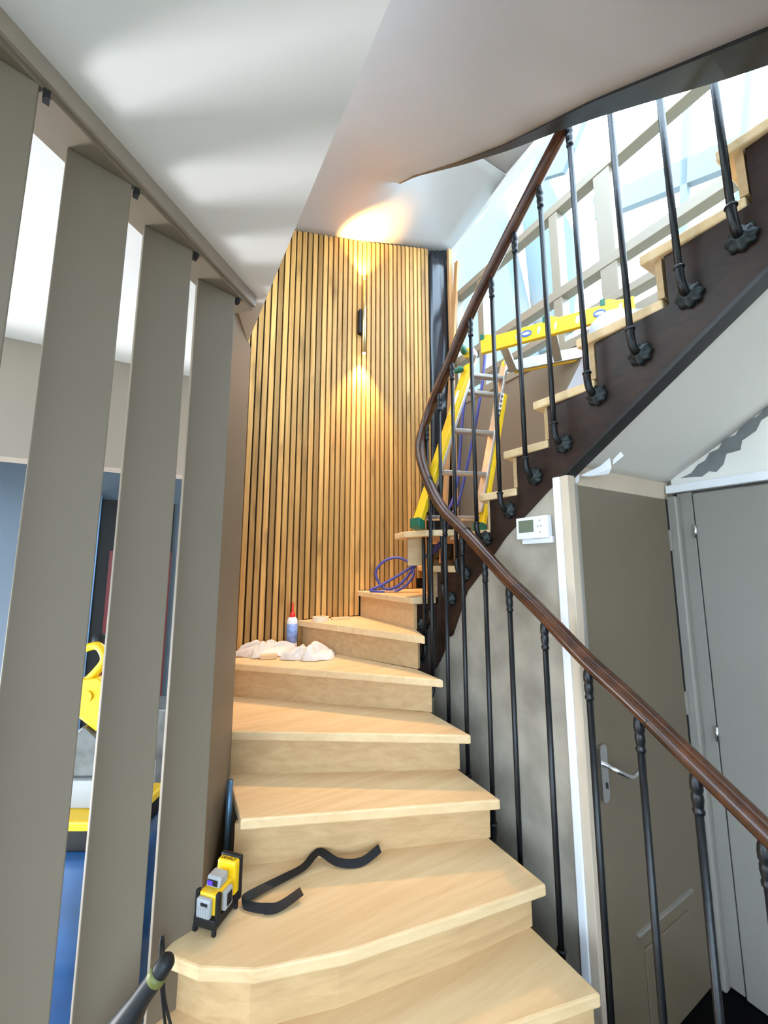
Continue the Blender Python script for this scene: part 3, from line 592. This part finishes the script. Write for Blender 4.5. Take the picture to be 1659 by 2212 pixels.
# ------------------------------------------------------------------ loose plank, prop, ladder, hose
PZ = zt(9)+.016
tag(MB().prism([V(n,m,0) for n,m in ((1.39,1.60),(1.25,1.715),(1.205,1.86),(1.24,2.02),(1.75,2.33),(1.95,2.05))], PZ-.034, PZ).build('loose_plank', M['oak'], bevel=.005), 'pale loose plank under the ladder feet', 'plank')
tag(MB().prism([V(n,m,0) for n,m in ((1.255,1.90),(1.335,1.865),(1.345,1.885),(1.265,1.92))], zt(8)+.001, PZ-.034).build('prop_board', M['oakr']), 'short upright board propping the loose plank', 'prop')
ld = thing('folding_ladder', 'yellow and aluminium folding ladder standing on the winder steps', 'ladder', X(.35,2.2,PZ))
LA0, LA1 = X(.168,2.09,PZ+.0), X(.55,2.33,1.30); LB0, LB1 = X(.56,2.33,PZ+.0), X(.838,2.52,1.345)
wdir = (LB0-LA0).normalized(); up_ = (LA1-LA0).normalized(); nrm = wdir.cross(up_).normalized()
def rail_(a, b, wv, hv, name, m_, parent=ld): c = (a+b)/2; return MB().obox(c, (b-a)/2, wv, hv).build(name, m_, parent, bevel=.003)
def off(a, b): 
    t = (b-a).normalized(); s_ = wdir - t*wdir.dot(t); s_.normalize(); return s_, t.cross(s_).normalized()
s1, h1 = off(LA0, LA1)
rail_(LA0+up_*.03, LA1-up_*.06, s1*.014, h1*.036, 'outer_rail', M['yel'])
rail_(LA0.lerp(LA1,.1)+s1*.026, LA1+s1*.026, s1*.010, h1*.028, 'inner_rail', M['alu'])
s2, h2 = off(LB0, LB1)
rail_(LB0+up_*.03, LB0.lerp(LB1,.80), s2*.014, h2*.036, 'outer_rail', M['yel'])
rail_(LB0.lerp(LB1,.1)-s2*.026, LB1-s2*.026, s2*.010, h2*.028, 'inner_rail', M['alu'])
for a in (LA0, LB0): MB().obox(a+up_*.032+up_*0, s1*.022, h1*.042, ZV*.026).build('foot', M['grn'], ld, bevel=.005)
for f in (.07,.31,.55,.79,.965):
    if f > .9: f = .90
    a = LA0.lerp(LA1,f)+s1*.03; b = LB0.lerp(LB1,f)-s2*.03
    MB().obox((a+b)/2, (b-a)/2, h1*.024, up_*.013).build('rung', M['alu'], ld, bevel=.004)
D = Vector((.87,-.5,0)); UA0, UA1 = X(.60,2.27,1.335), X(.60,2.27,1.335)+D*.80; UB0, UB1 = X(.87,2.49,1.33), X(.87,2.49,1.33)+D*.62 - ZV*.03
side = Vector((.5,.87,0))
rail_(UA0, UA1, side*.014, ZV*.045, 'outer_rail', M['yel']); rail_(UB0, UB1, side*.012, ZV*.036, 'inner_rail', M['alu'])
rail_(UB0+side*.02-ZV*.03, UB1+side*.02-ZV*.03, side*.008, ZV*.012, 'flange', M['yel'])
for f in (.16,.5,.84):
    a = UA0.lerp(UA1,f)+side*.01-ZV*.01; b = UA0.lerp(UA1,f)+side*.30-ZV*.045
    MB().obox((a+b)/2, (b-a)/2, D*.024, ZV*.014).build('rung', M['alu'], ld, bevel=.004)
for f in (.05,.50,.86):
    p = UA0.lerp(UA1,f)+ZV*.045; MB().slab([p-D*.03,p+D*.06,p+D*.0+ZV*.03,p-D*.03+ZV*.03], side*.014).build('clip', M['yel'], ld); MB().obox(p-D*.03+ZV*.012, D*.012, side*.016, ZV*.02).build('clip_pad', M['grn'], ld, bevel=.003)
for c, nm in ((X(.548,2.33,1.325), 0), (X(.845,2.505,1.345), 1)):
    MB().tube([c-side*.022, c+side*.022], .038, 24).build('hinge', M['alu'], ld); MB().tube([c-side*.03-D*.012, c-side*.022-D*.012], .031, 24).build('hinge_cap', M['yel'], ld)
    MB().tube([c-side*.05-D*.012, c-side*.03-D*.012], .010, 12).build('hinge_pin', M['chrome'], ld)
MB().lathe(X(.505,2.27,1.325), [(.018,0),(.032,.008),(.032,.02),(.020,.03)], 16, -D).build('lock_knob', M['grn'], ld, smooth=True)
MB().lathe(X(.488,2.28,1.20), [(.014,0),(.02,.01),(.018,.05),(.010,.06)], 14, -D).build('lock_knob', M['grn'], ld, smooth=True)
MB().lathe(X(.905,2.50,1.30), [(.014,0),(.03,.008),(.03,.02),(.018,.03)], 14, D).build('lock_knob', M['grn'], ld, smooth=True)
MB().lathe(X(.245,2.11,.33), [(.010,0),(.014,.008),(.014,.02),(.008,.03)], 12, -D).build('lock_knob', M['grn'], ld, smooth=True)
# stickers on the rails
c = LA0.lerp(LA1,.70)-h1*0; nf = h1 if h1.y < 0 else -h1; ns = s1
def sticker(c, ax, ay, nvec, m_, name): MB().obox(c, ax, ay, nvec*.0008).build(name, m_, ld)
sticker(LA0.lerp(LA1,.70)-s1*.0148, up_*.085, h1*.012, s1, M['paper'], 'sticker'); sticker(LA0.lerp(LA1,.665)-s1*.0158, up_*.035, h1*.006, s1, M['blk'], 'sticker_print')
sticker(LB0.lerp(LB1,.70)+(h2 if h2.y < 0 else -h2)*.0288-s2*.026, up_*.12, s2*.0095, h2, M['paper'], 'sticker')
for j in range(6):
    for q in (-1,1): sticker(LB0.lerp(LB1,.70-.03*(j-2.5))+(h2 if h2.y < 0 else -h2)*.0298-s2*.026+s2*.004*q, up_*.011, s2*.0028, h2, M['blk'], 'sticker_print')
for f, rx in ((.28,.020),(.42,.011),(.475,.008),(.53,.008),(.67,.014),(.80,.024),(.92,.012)):
    p = UA0.lerp(UA1,f)-side*.0148; MB().slab([p+D*(math.cos(q)*rx*.8)+ZV*(math.sin(q)*.024)+D*math.sin(q)*.004 for q in [2*math.pi*i/14 for i in range(14)]], side*.0008).build('rail_patch', M['alu'], ld)
for f in (.335,.80):
    p = UA0.lerp(UA1,f)-side*.0152; MB().slab([p+D*(math.cos(q)*.030)+ZV*(math.sin(q)*.021) for q in [2*math.pi*i/18 for i in range(18)]], side*-.0008).build('badge', M['bluep'], ld)
    MB().slab([p-side*.001+D*(math.cos(q)*.022)+ZV*(math.sin(q)*.009) for q in [2*math.pi*i/18 for i in range(18)]], side*-.0006).build('badge_print', M['paper'], ld)
hc = X(.05,2.72,zt(7)); loop = []
hp = [X(.74,2.66,1.62),X(.69,2.62,1.26),X(.60,2.6,.83),X(.50,2.58,.44),X(.42,2.55,.29),X(.36,2.58,.12),X(.24,2.66,.03),X(.12,2.68,-.05),X(-.02,2.67,-.13),X(-.09,2.655,-.163),X(.06,2.60,-.166),X(.15,2.62,-.12),X(.198,2.66,-.05),X(.17,2.70,.02),X(.09,2.72,.055),X(.0,2.72,.03),X(-.055,2.71,-.04),X(-.03,2.68,-.12),X(.03,2.66,-.155),X(.12,2.65,-.11),X(.23,2.68,.02),X(.36,2.62,.14),X(.40,2.58,.30),X(.49,2.6,.54),X(.55,2.62,1.06),X(.60,2.63,1.3)]
tag(MB().tube(spline(hp,6), .0095, 8).build('air_hose', M['blu'], smooth=True), 'blue rubber hose looped on the step and rising behind the ladder', 'hose')

# ------------------------------------------------------------------ wall things on the right
th = thing('thermostat', 'white wall thermostat with small grey screen', 'thermostat', V(1.39,1.115,.09))
MB().hbox(1.378,1.395,1.035,1.185,.092,.12).build('backplate', M['white'], th, bevel=.003)
MB().hbox(1.362,1.392,1.04,1.20,.112,.205).build('housing', M['white'], th, bevel=.004)
MB().hbox(1.3605,1.363,1.108,1.185,.140,.192).build('screen', M['lcd'], th)
for m, z in ((1.075,.185),(1.085,.162),(1.07,.162),(1.075,.138)): MB().hbox(1.3606,1.363,m-.004,m+.004,z-.003,z+.003).build('button', M['gry'], th)
# torn wallpaper at the stringer foot
def flap(pts, label):
    mb = MB(); mb.slab(pts, Vector((.001,-.001,.001))); return tag(mb.build('torn_paper', M['paper']), label, 'paper', 'torn paper by the stringer')
z_ = lambda m: low(m)-.012
flap([V(1.47,.955,z_(.955)+.0),V(1.52,.90,z_(.90)-.004),V(1.53,.865,z_(.865)+.0),V(1.545,.87,z_(.87)-.035),V(1.55,.885,z_(.885)-.045),V(1.50,.935,z_(.935)-.018)], 'larger torn paper flap below the black stringer edge')
flap([V(1.545,.86,z_(.86)-.01),V(1.555,.835,z_(.835)+.0),V(1.565,.83,z_(.83)-.02),V(1.55,.865,z_(.865)-.025)], 'small upper torn paper flap below the stringer edge')
flap([V(1.455,.985,z_(.985)-.0),V(1.465,.955,z_(.955)+.006),V(1.465,.96,z_(.96)-.02),V(1.46,.985,z_(.985)-.022)], 'tiny torn paper scrap above the white strip')
# plastic sheet on the upper steps
rows = []
for i in range(13):
    u = i/12; row = []
    for j in range(11):
        v = j/10; n = lerp(1.44,1.92,v); m = lerp(.60,1.02,u); base = zt(14)+.006 if m < .585 else (zt(13)+.004 if m < .85 else zt(13)-.05-(m-.85)*.9)
        row.append(V(n, m + .02*math.sin(v*7), base + .10*math.exp(-((u-.45)/.28)**2)*(.55+.45*math.sin(v*5+1)) ))
    rows.append(row)
tag(MB().grid(rows).build('plastic_sheet', M['poly'], smooth=True, solid=.0015), 'milky plastic sheet crumpled on an upper step', 'sheet')
